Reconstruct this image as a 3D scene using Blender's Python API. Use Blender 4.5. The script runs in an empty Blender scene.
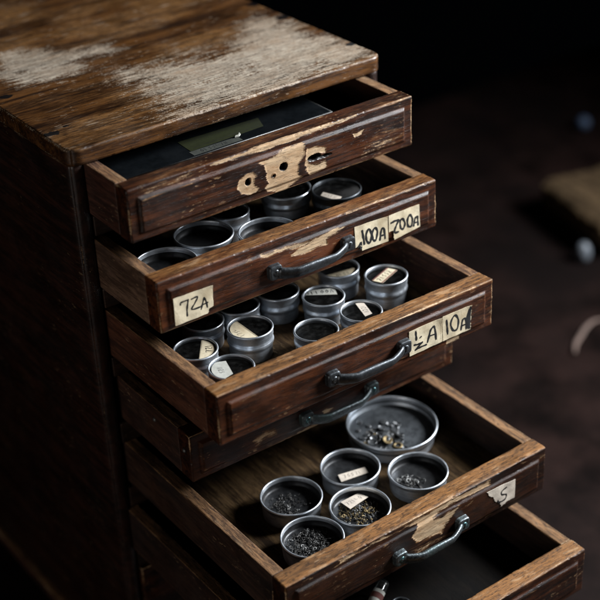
import bpy, math, random
import numpy as np
from mathutils import Vector, Matrix, Euler
rnd = random.Random(11)
scene = bpy.context.scene
COL = scene.collection
MM = 0.001

# ------------------------------------------------------------------ helpers
def tag(o, label=None, cat=None, group=None, kind=None):
    if label: o['label'] = label
    if cat: o['category'] = cat
    if group: o['group'] = group
    if kind: o['kind'] = kind
    return o

def empty(name, loc=(0, 0, 0), rot=(0, 0, 0), parent=None):
    o = bpy.data.objects.new(name, None); COL.objects.link(o)
    o.empty_display_size = 0.02
    o.location = loc; o.rotation_euler = rot; o.parent = parent
    return o

def mesh_np(name, V, quads, mats, parent=None, attrs=None, smooth=True, loc=None, rot=None):
    """V (n,3) in metres; quads (m,4)"""
    me = bpy.data.meshes.new(name)
    n, m = len(V), len(quads)
    me.vertices.add(n); me.vertices.foreach_set('co', np.ascontiguousarray(V, dtype=np.float32).ravel())
    me.loops.add(m*4); me.loops.foreach_set('vertex_index', np.ascontiguousarray(quads, dtype=np.int32).ravel())
    me.polygons.add(m)
    me.polygons.foreach_set('loop_start', np.arange(0, m*4, 4, dtype=np.int32))
    try: me.polygons.foreach_set('loop_total', np.full(m, 4, dtype=np.int32))
    except Exception: pass
    me.update(calc_edges=True)
    me.polygons.foreach_set('use_smooth', np.full(m, smooth, dtype=bool))
    for k, a in (attrs or {}).items():
        at = me.attributes.new(k, 'FLOAT', 'POINT'); at.data.foreach_set('value', np.ascontiguousarray(a, dtype=np.float32))
    for mt in (mats if isinstance(mats, (list, tuple)) else [mats]): me.materials.append(mt)
    o = bpy.data.objects.new(name, me); COL.objects.link(o); o.parent = parent
    if loc is not None: o.location = loc
    if rot is not None: o.rotation_euler = rot
    return o

class MB:
    """plain mesh builder, metres"""
    def __init__(s): s.v = []; s.f = []; s.m = []; s.sm = []
    def add(s, vs, fs, mi=0, smooth=False):
        b = len(s.v); s.v += [tuple(v) for v in vs]
        for f in fs: s.f.append([b+i for i in f]); s.m.append(mi); s.sm.append(smooth)
    def box(s, c, d, mi=0, rot=None):
        vs = []
        for z in (-1, 1):
            for y in (-1, 1):
                for x in (-1, 1):
                    v = Vector((x*d[0]/2, y*d[1]/2, z*d[2]/2))
                    if rot is not None: v = rot @ v
                    vs.append(v + Vector(c))
        s.add(vs, [(0, 2, 3, 1), (4, 5, 7, 6), (0, 1, 5, 4), (2, 6, 7, 3), (0, 4, 6, 2), (1, 3, 7, 5)], mi)
    def lathe(s, prof, n=64, c=(0, 0, 0), mi=0, rot=None, wob=0.0, seed=0, closed=False):
        vs = []; r_ = random.Random(seed); ph = [r_.uniform(0, 6.28) for _ in range(3)]
        for (r, z) in prof:
            for k in range(n):
                a = 2*math.pi*k/n
                rr = r*(1 + wob*(math.sin(2*a+ph[0]) + .5*math.sin(3*a+ph[1])))
                v = Vector((rr*math.cos(a), rr*math.sin(a), z))
                if rot is not None: v = rot @ v
                vs.append(v + Vector(c))
        fs = []
        for j in range(len(prof)-1):
            for k in range(n):
                k2 = (k+1) % n
                fs.append((j*n+k, j*n+k2, (j+1)*n+k2, (j+1)*n+k))
        s.add(vs, fs, mi, True)
        if closed:
            s.add(vs[:n], [tuple(reversed(range(n)))], mi); s.add(vs[-n:], [tuple(range(n))], mi)
    def tube(s, pts, rad, n=10, mi=0, flat=1.0, up=Vector((0, 0, 1))):
        pts = [Vector(p) for p in pts]; vs = []
        for i, p in enumerate(pts):
            t = (pts[min(i+1, len(pts)-1)] - pts[max(i-1, 0)]).normalized()
            a = t.cross(up)
            if a.length < 1e-6: a = t.cross(Vector((1, 0, 0)))
            a.normalize(); b = a.cross(t).normalized()
            r = rad[i] if isinstance(rad, (list, tuple)) else rad
            for k in range(n):
                th = 2*math.pi*k/n
                vs.append(p + a*(r*math.cos(th)) + b*(r*flat*math.sin(th)))
        fs = []
        for i in range(len(pts)-1):
            for k in range(n):
                k2 = (k+1) % n
                fs.append((i*n+k, i*n+k2, (i+1)*n+k2, (i+1)*n+k))
        fs.append(tuple(reversed(range(n)))); fs.append(tuple((len(pts)-1)*n+k for k in range(n)))
        s.add(vs, fs, mi, True)
    def prism(s, pts, a0, a1, axis='y', mi=0):
        """polygon pts (u,w) extruded between a0 and a1 along axis"""
        n = len(pts)
        def P(u, w, a): return (u, a, w) if axis == 'y' else (u, w, a)
        vs = [P(u, w, a0) for u, w in pts] + [P(u, w, a1) for u, w in pts]
        fs = [tuple(range(n)), tuple(reversed(range(n, 2*n)))]
        fs += [(i, n+i, n+(i+1) % n, (i+1) % n) for i in range(n)]
        s.add(vs, fs, mi)
    def build(s, name, mats, parent=None, loc=None, rot=None):
        me = bpy.data.meshes.new(name); me.from_pydata(s.v, [], s.f)
        for mt in (mats if isinstance(mats, (list, tuple)) else [mats]): me.materials.append(mt)
        me.polygons.foreach_set('material_index', s.m); me.polygons.foreach_set('use_smooth', s.sm)
        me.update()
        o = bpy.data.objects.new(name, me); COL.objects.link(o); o.parent = parent
        if loc is not None: o.location = loc
        if rot is not None: o.rotation_euler = rot
        import bmesh
        bm = bmesh.new(); bm.from_mesh(me); bmesh.ops.recalc_face_normals(bm, faces=bm.faces); bm.to_mesh(me); bm.free()
        return o

# ------------------------------------------------------------------ numpy noise
def hash3(i, j, k, seed):
    h = (i.astype(np.int64)*374761393 + j.astype(np.int64)*668265263 + k.astype(np.int64)*2147483647 + seed*974634777) & 0x7fffffff
    h = ((h ^ (h >> 13))*1274126177) & 0x7fffffff
    h = (h ^ (h >> 16)) & 0xffff
    return h/65535.0
def vnoise(P, seed=0):
    i = np.floor(P).astype(np.int64); f = P - i; f = f*f*(3-2*f)
    r = 0
    for a in (0, 1):
        for b in (0, 1):
            for c in (0, 1):
                w = (f[:, 0] if a else 1-f[:, 0])*(f[:, 1] if b else 1-f[:, 1])*(f[:, 2] if c else 1-f[:, 2])
                r = r + w*hash3(i[:, 0]+a, i[:, 1]+b, i[:, 2]+c, seed)
    return r
def fnoise(P, scale, seed=0, octv=3):
    P = P*np.asarray(scale, float); s = 0; a = 1; t = 0
    for o in range(octv):
        s = s + a*vnoise(P*(2**o), seed+o*17); t += a; a *= .5
    return s/t
def sstep(a, b, x):
    t = np.clip((x-a)/(b-a), 0, 1); return t*t*(3-2*t)
def poly_sd(X, Y, poly):
    """signed distance, + inside"""
    px = np.array(poly, float); n = len(px); d = np.full(X.shape, 1e9); ins = np.zeros(X.shape, bool)
    for i in range(n):
        ax, ay = px[i]; bx, by = px[(i+1) % n]
        ex, ey = bx-ax, by-ay; L = ex*ex+ey*ey+1e-12
        t = np.clip(((X-ax)*ex+(Y-ay)*ey)/L, 0, 1)
        d = np.minimum(d, np.hypot(X-ax-t*ex, Y-ay-t*ey))
        c = (ay > Y) != (by > Y)
        with np.errstate(divide='ignore', invalid='ignore'):
            xi = (bx-ax)*(Y-ay)/(by-ay+1e-20)+ax
        ins ^= c & (X < xi)
    return np.where(ins, d, -d)

# ------------------------------------------------------------------ worn boards: box lattice, mm
def lattice(lo, hi, step, er=1.5):
    n = max(2, int(round((hi-lo)/step)))
    c = np.linspace(lo, hi, n+1)
    ext = [lo+er*.35, lo+er*.8, hi-er*.35, hi-er*.8] if (hi-lo) > 3*er else []
    c = np.unique(np.round(np.concatenate([c, ext]), 4))
    keep = [0]
    for i in range(1, len(c)):
        if c[i]-c[keep[-1]] > .18: keep.append(i)
    keep[-1] = len(c)-1
    return c[keep]
def box_surface(lo, hi, step, er=1.5):
    ax = [lattice(lo[k], hi[k], step[k], er) for k in range(3)]
    nx, ny, nz = [len(a) for a in ax]
    keys = []; quads = []
    def face(fix, val, u, v, flip):
        U, Vv = np.meshgrid(np.arange(len(ax[u])), np.arange(len(ax[v])), indexing='ij')
        idx = np.zeros(U.shape+(3,), int); idx[..., u] = U; idx[..., v] = Vv; idx[..., fix] = val
        key = (idx[..., 0]*ny+idx[..., 1])*nz+idx[..., 2]
        q = np.stack([key[:-1, :-1], key[1:, :-1], key[1:, 1:], key[:-1, 1:]], -1).reshape(-1, 4)
        if flip: q = q[:, ::-1]
        quads.append(q)
    face(0, 0, 1, 2, True); face(0, nx-1, 1, 2, False)
    face(1, 0, 0, 2, False); face(1, ny-1, 0, 2, True)
    face(2, 0, 0, 1, True); face(2, nz-1, 0, 1, False)
    Q = np.concatenate(quads)
    uk, inv = np.unique(Q.ravel(), return_inverse=True)
    Q = inv.reshape(-1, 4)
    ii = uk//(ny*nz); jj = (uk//nz) % ny; kk = uk % nz
    V = np.stack([ax[0][ii], ax[1][jj], ax[2][kk]], 1)
    return V, Q
def rounded(V, lo, hi, r, plan=0.0):
    lo = np.array(lo, float); hi = np.array(hi, float)
    P = V.copy()
    if plan > 0:
        c = np.clip(P[:, :2], lo[:2]+plan, hi[:2]-plan); d = P[:, :2]-c; L = np.linalg.norm(d, axis=1, keepdims=True)
        both = (np.abs(d[:, 0]) > 0) & (np.abs(d[:, 1]) > 0)
        m = np.max(np.abs(d), axis=1, keepdims=True)
        P[:, :2] = np.where(both[:, None], c+d/np.maximum(L, 1e-9)*m, P[:, :2])
    r = np.asarray(r, float)
    if r.ndim == 0: r = np.full(len(P), float(r))
    c = np.clip(V, lo+r[:, None], hi-r[:, None]); d = V-c; L = np.linalg.norm(d, axis=1, keepdims=True)
    m = np.max(np.abs(d), axis=1, keepdims=True)
    off = np.where(L > 1e-9, d/np.maximum(L, 1e-9)*m, 0) - d
    return P+off
def edge_dist(V, lo, hi):
    d = np.sort(np.minimum(V-np.array(lo, float), np.array(hi, float)-V), axis=1)
    return d[:, 1]

def board(name, lo, hi, step, mat, parent, r=1.0, wear=.6, seed=0, rough=.12, plan=0.0, topworn=0.0, extra=None, grain=0):
    """a worn board; coordinates in mm"""
    V, Q = box_surface(lo, hi, step, er=max(1.0, r))
    gs = [.18, .18, .18]; gs[grain] = .03
    n1 = fnoise(V, gs, seed, 3)
    rr = r*(.5+1.1*n1)
    e = edge_dist(V, lo, hi)
    P = rounded(V, lo, hi, rr, plan)
    n2 = fnoise(V, [g*.5 for g in gs], seed+5, 3)
    # small dents along the arrises
    dent = sstep(.62, .85, fnoise(V, [.25, .25, .25], seed+9, 2))*np.exp(-e/1.3)*.6*wear
    ctr = (np.array(lo)+np.array(hi))/2
    dirv = P-ctr; big = np.array(hi, float)-np.array(lo, float)
    inner = np.clip(P, np.array(lo)+np.minimum(big/2.01, 4), np.array(hi)-np.minimum(big/2.01, 4))
    nv = P-inner; nv /= np.maximum(np.linalg.norm(nv, axis=1, keepdims=True), 1e-9)
    P = P-nv*(dent+(n2-.5)*rough*2)[:, None]
    bare = np.zeros(len(V)); worn = np.zeros(len(V)); dirt_shade = np.zeros(len(V))
    gate = .15+1.15*sstep(.42, .68, fnoise(V, [g*.22 for g in gs], seed+31, 3))
    ew = np.exp(-e/(.9+1.1*n1))*wear*gate
    worn = np.maximum(worn, ew*1.1)
    bare = np.maximum(bare, np.clip(ew*.75*(.4+n2), 0, .75))
    ontop = (V[:, 2] >= hi[2]-1e-6)
    worn = np.where(ontop, np.maximum(worn, topworn*(.5+n2)), worn)
    at = dict(bare=bare, worn=worn, dirt_shade=dirt_shade)
    if extra: P = extra(V, P, at, e)
    return mesh_np(name, P*MM, Q, mat, parent, at)

# ------------------------------------------------------------------ materials
def newmat(name):
    m = bpy.data.materials.new(name); m.use_nodes = True
    nt = m.node_tree; nt.nodes.clear()
    out = nt.nodes.new('ShaderNodeOutputMaterial')
    return m, nt, out
def N(nt, typ, **kw):
    n = nt.nodes.new(typ)
    for k, v in kw.items(): setattr(n, k, v)
    return n
def L(nt, a, b): nt.links.new(a, b)
def math_(nt, op, a, b=None, clamp=False):
    n = N(nt, 'ShaderNodeMath', operation=op, use_clamp=clamp)
    for i, x in enumerate((a, b)):
        if x is None: continue
        if isinstance(x, (int, float)): n.inputs[i].default_value = x
        else: L(nt, x, n.inputs[i])
    return n.outputs[0]
def mrange(nt, x, a, b, c=0, d=1, smooth=True):
    n = N(nt, 'ShaderNodeMapRange', interpolation_type='SMOOTHSTEP' if smooth else 'LINEAR')
    for s, v in zip(('From Min', 'From Max', 'To Min', 'To Max'), (a, b, c, d)): n.inputs[s].default_value = v
    L(nt, x, n.inputs['Value']); return n.outputs['Result']
def mixc(nt, f, a, b, mode='MIX'):
    n = N(nt, 'ShaderNodeMix', data_type='RGBA', blend_type=mode)
    for s, v in (('Factor', f), ('A', a), ('B', b)):
        i = [q for q in n.inputs if q.name == s and (q.type == ('VALUE' if s == 'Factor' else 'RGBA'))][0]
        if isinstance(v, (int, float)): i.default_value = v
        elif isinstance(v, tuple): i.default_value = v+(1,)*(4-len(v))
        else: L(nt, v, i)
    return [q for q in n.outputs if q.type == 'RGBA'][0]
def noise(nt, vec, scale=1, detail=4, rough=.55, w=None, dist=0):
    n = N(nt, 'ShaderNodeTexNoise', noise_dimensions='4D' if w is not None else '3D')
    n.inputs['Scale'].default_value = scale; n.inputs['Detail'].default_value = detail
    n.inputs['Roughness'].default_value = rough; n.inputs['Distortion'].default_value = dist
    L(nt, vec, n.inputs['Vector'])
    if w is not None: L(nt, w, n.inputs['W'])
    return n.outputs['Fac']
def mapping(nt, vec, scale, rot=(0, 0, 0), loc=(0, 0, 0)):
    n = N(nt, 'ShaderNodeMapping'); n.inputs['Scale'].default_value = scale; n.inputs['Rotation'].default_value = rot; n.inputs['Location'].default_value = loc
    L(nt, vec, n.inputs['Vector']); return n.outputs['Vector']

def wood(name, dark, mid, gold, bare, grain='x', rough=(.32, .55), scratch=.5, coat=.1, streak=.75, wornbias=0.0, barew=.085, mixw=(.55, .2, .25), thin=0.0):
    m, nt, out = newmat(name)
    tc = N(nt, 'ShaderNodeTexCoord').outputs['Object']
    oi = N(nt, 'ShaderNodeObjectInfo').outputs['Random']
    w = math_(nt, 'MULTIPLY', oi, 37.0)
    def gsc(al, ac): return (al, ac, ac) if grain == 'x' else (ac, al, ac)
    # long soft bands of figure
    warp = noise(nt, mapping(nt, tc, gsc(9, 30)), 1, 3, .5, w)
    fig = noise(nt, mapping(nt, tc, gsc(11, 130)), 1, 7, .66, w, .9)
    fib = noise(nt, mapping(nt, tc, gsc(75, 850)), 1, 5, .7, w)
    pore = noise(nt, mapping(nt, tc, gsc(130, 1300)), 1, 2, .55, w)
    mott = noise(nt, tc, 26, 5, .6, w)
    fine = noise(nt, tc, 620, 3, .65, w)
    blot = noise(nt, mapping(nt, tc, gsc(20, 48)), 1, 6, .7, w, .4)
    c = mixc(nt, mrange(nt, math_(nt, 'ADD', math_(nt, 'MULTIPLY', fig, .65), math_(nt, 'MULTIPLY', fib, .35)), .40, .60), dark, mid)
    c = mixc(nt, math_(nt, 'MULTIPLY', mrange(nt, blot, .44, .66), .8), c, tuple(x*.5 for x in dark))
    a_w = N(nt, 'ShaderNodeAttribute', attribute_name='worn').outputs['Fac']
    a_b = N(nt, 'ShaderNodeAttribute', attribute_name='bare').outputs['Fac']
    a_d = N(nt, 'ShaderNodeAttribute', attribute_name='dirt_shade').outputs['Fac']
    # worn to golden brown
    st = math_(nt, 'ADD', math_(nt, 'MULTIPLY', fib, .6), math_(nt, 'MULTIPLY', mott, .4))
    wm = math_(nt, 'ADD', math_(nt, 'ADD', a_w, wornbias), math_(nt, 'MULTIPLY', math_(nt, 'SUBTRACT', st, .5), 1.5))
    wm = mrange(nt, wm, .3, .78)
    spk = noise(nt, mapping(nt, tc, gsc(120, 420)), 1, 4, .7, w)
    goldv = mixc(nt, mrange(nt, math_(nt, 'ADD', math_(nt, 'MULTIPLY', fib, .5), math_(nt, 'MULTIPLY', fig, .5)), .40, .60), tuple(x*.3 for x in gold), gold)
    goldv = mixc(nt, math_(nt, 'MULTIPLY', mrange(nt, spk, .50, .64), .75), goldv, tuple(x*.8 for x in dark))
    goldv = mixc(nt, math_(nt, 'MULTIPLY', mrange(nt, noise(nt, mapping(nt, tc, gsc(50, 200), (0, 0, 0), (.3, .1, .2)), 1, 4, .6, w), .56, .68), .55), goldv, tuple(.55*x+.45*y for x, y in zip(bare, gold)))
    c = mixc(nt, wm, c, goldv)
    # bare wood: hard broken edge that follows the grain
    bs = math_(nt, 'ADD', math_(nt, 'MULTIPLY', fib, mixw[0]), math_(nt, 'ADD', math_(nt, 'MULTIPLY', fine, mixw[1]), math_(nt, 'MULTIPLY', blot, mixw[2])))
    gate = mrange(nt, a_b, .02, .25)
    bm = math_(nt, 'ADD', a_b, math_(nt, 'MULTIPLY', math_(nt, 'MULTIPLY', math_(nt, 'SUBTRACT', bs, .5), streak*2.2), gate))
    bm = mrange(nt, bm, .5-barew, .5+barew)
    if thin > 0:   # only partly worn through: the brown shows between the rubbed fibres
        bm = math_(nt, 'MULTIPLY', bm, math_(nt, 'ADD', 1-thin, math_(nt, 'MULTIPLY', mrange(nt, math_(nt, 'ADD', math_(nt, 'MULTIPLY', fig, .5), math_(nt, 'MULTIPLY', fine, .5)), .36, .62), thin)))
    barev = mixc(nt, mrange(nt, fib, .38, .62), tuple(x*.62 for x in bare), bare)
    barev = mixc(nt, math_(nt, 'MULTIPLY', mrange(nt, blot, .42, .66), .62), barev, tuple(.3*x+.7*y for x, y in zip(bare, gold)))
    barev = mixc(nt, math_(nt, 'MULTIPLY', mrange(nt, spk, .56, .68), .6), barev, gold)
    c = mixc(nt, bm, c, barev)
    # fine scratches, two directions
    s1 = noise(nt, mapping(nt, tc, gsc(9, 1300), (0, .05, .06)), 1, 1, .5, w)
    s2 = noise(nt, mapping(nt, tc, gsc(14, 1100), (0, -.5, .45)), 1, 1, .5, w)
    sg = mrange(nt, noise(nt, tc, 45, 2, .5, w), .5, .7)
    sc = math_(nt, 'MULTIPLY', math_(nt, 'MAXIMUM', mrange(nt, s1, .72, .77), mrange(nt, s2, .735, .785)), math_(nt, 'MULTIPLY', sg, scratch))
    c = mixc(nt, sc, c, tuple(.5*b+.5*g for b, g in zip(bare, gold)))
    # short chips and flecks of lost varnish, in clusters
    fl = noise(nt, mapping(nt, tc, gsc(150, 520), (0, .1, .1)), 1, 3, .6, w)
    fg = mrange(nt, noise(nt, mapping(nt, tc, gsc(22, 40), (0, 0, 0), (.7, .2, .4)), 1, 3, .6, w), .50, .66)
    fl = math_(nt, 'MULTIPLY', mrange(nt, fl, .60, .66), math_(nt, 'MULTIPLY', fg, min(1.0, scratch*1.5)))
    c = mixc(nt, fl, c, tuple(.45*b+.55*g for b, g in zip(bare, gold)))
    pit = math_(nt, 'MULTIPLY', mrange(nt, noise(nt, tc, 900, 2, .5, w), .66, .72), .8)
    c = mixc(nt, pit, c, tuple(x*.4 for x in dark))
    # pores, then grime and painted hole shade
    pm = math_(nt, 'MULTIPLY', mrange(nt, pore, .58, .72), .6)
    c = mixc(nt, pm, c, tuple(x*.3 for x in dark))
    c = mixc(nt, mrange(nt, a_d, .3, .7), c, (.004, .003, .003))
    b = N(nt, 'ShaderNodeBsdfPrincipled')
    L(nt, c, b.inputs['Base Color'])
    rg = math_(nt, 'ADD', mrange(nt, mott, .3, .7, rough[0], rough[1]), math_(nt, 'MULTIPLY', math_(nt, 'MAXIMUM', bm, math_(nt, 'MULTIPLY', wm, .6)), .3), True)
    L(nt, rg, b.inputs['Roughness'])
    cw = math_(nt, 'MULTIPLY', math_(nt, 'SUBTRACT', 1.0, math_(nt, 'MAXIMUM', bm, wm), True), coat)
    L(nt, cw, b.inputs['Coat Weight']); b.inputs['Coat Roughness'].default_value = .28
    b.inputs['Specular IOR Level'].default_value = .3 if coat > 0 else .08
    h = math_(nt, 'SUBTRACT', math_(nt, 'ADD', math_(nt, 'MULTIPLY', fib, .5), math_(nt, 'MULTIPLY', fine, .12)), math_(nt, 'ADD', math_(nt, 'MULTIPLY', pm, .5), math_(nt, 'MULTIPLY', bm, .35)))
    h = math_(nt, 'SUBTRACT', h, math_(nt, 'MULTIPLY', sc, .5))
    bp = N(nt, 'ShaderNodeBump'); bp.inputs['Strength'].default_value = .55; bp.inputs['Distance'].default_value = .0007
    L(nt, h, bp.inputs['Height']); L(nt, bp.outputs[0], b.inputs['Normal'])
    L(nt, b.outputs[0], out.inputs[0])
    return m

def simple(name, col, rough=.6, metal=0.0, var=.35, scale=300, bump=.0, col2=None, spec=.4, aniso=False):
    m, nt, out = newmat(name)
    tc = N(nt, 'ShaderNodeTexCoord').outputs['Object']
    oi = math_(nt, 'MULTIPLY', N(nt, 'ShaderNodeObjectInfo').outputs['Random'], 23.0)
    n1 = noise(nt, tc, scale, 5, .6, oi); n2 = noise(nt, tc, scale*.18, 4, .6, oi)
    c = mixc(nt, mrange(nt, n1, .3, .7), tuple(x*(1-var) for x in col), col)
    c = mixc(nt, mrange(nt, n2, .42, .68), c, col2 or tuple(x*(1-.5*var) for x in col))
    b = N(nt, 'ShaderNodeBsdfPrincipled'); L(nt, c, b.inputs['Base Color'])
    b.inputs['Metallic'].default_value = metal; b.inputs['Specular IOR Level'].default_value = spec
    L(nt, mrange(nt, n2, .3, .7, max(.05, rough-.1), min(1, rough+.14)), b.inputs['Roughness'])
    if bump:
        bp = N(nt, 'ShaderNodeBump'); bp.inputs['Strength'].default_value = .6; bp.inputs['Distance'].default_value = bump
        L(nt, n1, bp.inputs['Height']); L(nt, bp.outputs[0], b.inputs['Normal'])
    L(nt, b.outputs[0], out.inputs[0]); return m

def tin_metal(name, col, rough):
    """spun aluminium: rings round the axis, dull oxide blotches"""
    m, nt, out = newmat(name)
    tc = N(nt, 'ShaderNodeTexCoord').outputs['Object']
    oi = math_(nt, 'MULTIPLY', N(nt, 'ShaderNodeObjectInfo').outputs['Random'], 23.0)
    sx = N(nt, 'ShaderNodeSeparateXYZ'); L(nt, tc, sx.inputs[0])
    r = math_(nt, 'SQRT', math_(nt, 'ADD', math_(nt, 'POWER', sx.outputs[0], 2), math_(nt, 'POWER', sx.outputs[1], 2)))
    cx = N(nt, 'ShaderNodeCombineXYZ'); L(nt, math_(nt, 'MULTIPLY', r, 1500), cx.inputs[0]); L(nt, math_(nt, 'MULTIPLY', sx.outputs[2], 1500), cx.inputs[1])
    ring = noise(nt, cx.outputs[0], 1, 3, .6, oi)
    bl = noise(nt, tc, 110, 5, .65, oi); sp = noise(nt, tc, 900, 3, .6, oi)
    c = mixc(nt, mrange(nt, ring, .3, .7), tuple(x*.7 for x in col), col)
    c = mixc(nt, math_(nt, 'MULTIPLY', mrange(nt, bl, .5, .74), .6), c, tuple(x*.35 for x in col))
    c = mixc(nt, math_(nt, 'MULTIPLY', mrange(nt, sp, .62, .72), .6), c, (.05, .045, .04))
    b = N(nt, 'ShaderNodeBsdfPrincipled'); L(nt, c, b.inputs['Base Color']); b.inputs['Metallic'].default_value = .9
    L(nt, mrange(nt, bl, .3, .75, rough-.08, rough+.18), b.inputs['Roughness'])
    bp = N(nt, 'ShaderNodeBump'); bp.inputs['Strength'].default_value = .35; bp.inputs['Distance'].default_value = .0003
    L(nt, math_(nt, 'ADD', ring, math_(nt, 'MULTIPLY', bl, .6)), bp.inputs['Height']); L(nt, bp.outputs[0], b.inputs['Normal'])
    L(nt, b.outputs[0], out.inputs[0]); return m

def glass_thin(name, tint=(.9, .93, .95), dust=.03):
    m, nt, out = newmat(name)
    tc = N(nt, 'ShaderNodeTexCoord').outputs['Object']
    tr = N(nt, 'ShaderNodeBsdfTransparent'); tr.inputs[0].default_value = tint+(1,)
    gl = N(nt, 'ShaderNodeBsdfGlossy'); gl.inputs['Roughness'].default_value = .12; gl.inputs[0].default_value = (1, 1, 1, 1)
    df = N(nt, 'ShaderNodeBsdfDiffuse'); df.inputs[0].default_value = (.5, .5, .48, 1)
    fr = N(nt, 'ShaderNodeFresnel'); fr.inputs[0].default_value = 1.45
    m1 = N(nt, 'ShaderNodeMixShader'); L(nt, math_(nt, 'MULTIPLY', fr.outputs[0], .9), m1.inputs[0]); L(nt, tr.outputs[0], m1.inputs[1]); L(nt, gl.outputs[0], m1.inputs[2])
    d = mrange(nt, noise(nt, tc, 160, 5, .65), .4, .75, dust*.3, dust*2.2)
    m2 = N(nt, 'ShaderNodeMixShader'); L(nt, d, m2.inputs[0]); L(nt, m1.outputs[0], m2.inputs[1]); L(nt, df.outputs[0], m2.inputs[2])
    L(nt, m2.outputs[0], out.inputs[0]); return m

DK = (.0085, .0031, .0019); MD = (.060, .0178, .0062); GD = (.235, .104, .031); BR = (.48, .34, .205)
def sc3(c, k): return tuple(x*k for x in c)
M_front = {
    1: wood('varnished_wood_first', sc3(DK, .95), sc3(MD, .95), GD, BR, streak=.85, scratch=.55),
    2: wood('varnished_wood_second', sc3(DK, 1.4), sc3(MD, 1.6), GD, BR, streak=.85, scratch=.3),
    3: wood('varnished_wood_third', sc3(DK, 1.1), sc3(MD, 1.2), GD, BR, streak=.85, scratch=.25),
    4: wood('varnished_wood_fourth', sc3(DK, .9), sc3(MD, .9), GD, BR, streak=.6, scratch=.4),
    5: wood('varnished_wood_fifth', sc3(DK, .55), sc3(MD, .5), GD, BR, streak=.85, scratch=.35),
    6: wood('varnished_wood_sixth', sc3(DK, .8), sc3(MD, .8), GD, BR, streak=.85, scratch=.4),
}
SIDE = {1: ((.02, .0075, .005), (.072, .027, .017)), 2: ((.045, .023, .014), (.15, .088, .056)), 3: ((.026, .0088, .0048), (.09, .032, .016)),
        4: ((.02, .0085, .0055), (.055, .023, .014)), 5: ((.014, .0065, .0042), (.038, .018, .011)), 6: ((.013, .006, .004), (.03, .014, .009))}  # lower drawers' sides darkened: weaker light down there put into the wood colour
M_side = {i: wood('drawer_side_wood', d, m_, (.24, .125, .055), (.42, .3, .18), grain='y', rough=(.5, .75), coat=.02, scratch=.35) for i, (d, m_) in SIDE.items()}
M_floor_shaded = wood('shaded_bottom_wood', (.0015, .001, .0008), (.004, .0027, .0018), (.02, .012, .007), (.05, .035, .02), grain='y', rough=(.7, .85), coat=0, scratch=.05)  # near-black bottom: shade inside the drawer put into the wood colour
M_floor = wood('drawer_bottom_wood', (.014, .0075, .0035), (.072, .043, .019), (.2, .12, .06), (.4, .3, .18), grain='y', rough=(.6, .8), coat=0, scratch=.15)
M_top = wood('worn_top_wood', (.016, .0065, .003), (.105, .043, .012), (.185, .086, .026), (.46, .395, .31), rough=(.28, .48), streak=1.5, scratch=1.0, coat=.3, barew=.13, mixw=(.36, .24, .40), thin=.55)
M_case = wood('cabinet_side_wood', (.008, .0035, .0025), (.03, .011, .0065), (.08, .035, .014), (.4, .3, .18), grain='y', coat=.2, scratch=.25)
M_rail = wood('rail_wood', (.012, .006, .004), (.03, .015, .009), (.1, .05, .02), (.3, .2, .12), coat=.1, scratch=.1)
M_table = simple('dark_table_wood', (.0165, .0086, .0072), .62, 0, .85, 15, .0015, (.0042, .0025, .0023), .07)
M_tin = tin_metal('dull_aluminium', (.74, .79, .85), .36)
M_tin_dark = tin_metal('blackened_tin', (.10, .11, .12), .38)
M_tin_in = simple('dark_tin_inside', (.03, .031, .033), .45, .5, .6, 240, .0002, (.011, .011, .0115), .35)  # inside and floor darker than the outer metal
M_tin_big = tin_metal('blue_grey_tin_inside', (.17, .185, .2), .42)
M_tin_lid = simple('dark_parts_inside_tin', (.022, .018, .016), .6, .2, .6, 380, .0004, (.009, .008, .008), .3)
M_glass = glass_thin('dusty_lid_glass', dust=.008)
M_iron = simple('dark_iron', (.095, .105, .115), .42, .85, .55, 500, .0003, (.06, .065, .07), .5)
M_patina = simple('patinated_iron', (.125, .145, .155), .42, .8, .65, 520, .0007, (.06, .085, .085), .5)
M_screw = simple('teal_screw_metal', (.12, .25, .265), .34, .8, .5, 700, .0002, (.06, .10, .11), .5)
M_steel = simple('grey_steel', (.14, .14, .137), .48, .7, .4, 500, .0002)
M_disc = simple('clouded_disc', (.11, .115, .12), .28, .45, .6, 400, .0001, (.03, .031, .032), .6)
M_brass = simple('old_brass', (.21, .155, .075), .5, .7, .4, 500, .0001)
M_gunk = simple('blackened_steel', (.034, .032, .03), .55, .5, .5, 600, .0001)
M_paper = simple('aged_paper', (.60, .52, .37), .85, 0, .2, 260, .0003, (.42, .34, .22), .2)
M_paperw = simple('pale_paper', (.52, .455, .38), .85, 0, .12, 300, .0002, (.38, .33, .28), .2)
M_papergrey = simple('grey_soiled_paper', (.42, .42, .38), .85, 0, .2, 300, .0002, (.3, .29, .25), .2)
M_slipgrey = simple('dull_grey_paper', (.05, .054, .047), .85, 0, .2, 300, .0002, (.035, .037, .032), .1)
M_red = simple('faded_red_paper', (.15, .06, .052), .8, 0, .2, 300, 0, (.12, .045, .04), .2)
M_ink = simple('black_ink', (.012, .012, .013), .6, 0, .3, 300, 0, None, .3)
M_inkf = simple('faded_ink', (.035, .033, .036), .7, 0, .3, 300, 0, None, .2)
M_black = simple('black_leatherette', (.003, .004, .005), .75, 0, .4, 240, .0003, (.0045, .0055, .0065), .02)
M_green = simple('olive_label_paper', (.018, .021, .008), .75, 0, .25, 200, .0001, (.013, .015, .007), .1)
M_pale = simple('glazed_white', (.14, .155, .175), .3, 0, .1, 60)
M_blue = simple('blue_glint', (.045, .07, .12), .45, 0, .1, 60)
M_shaving = simple('wood_shaving', (.16, .11, .09), .8, 0, .3, 120, .0003)
M_clear = glass_thin('clear_glass', (.8, .86, .86), .05)

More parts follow.
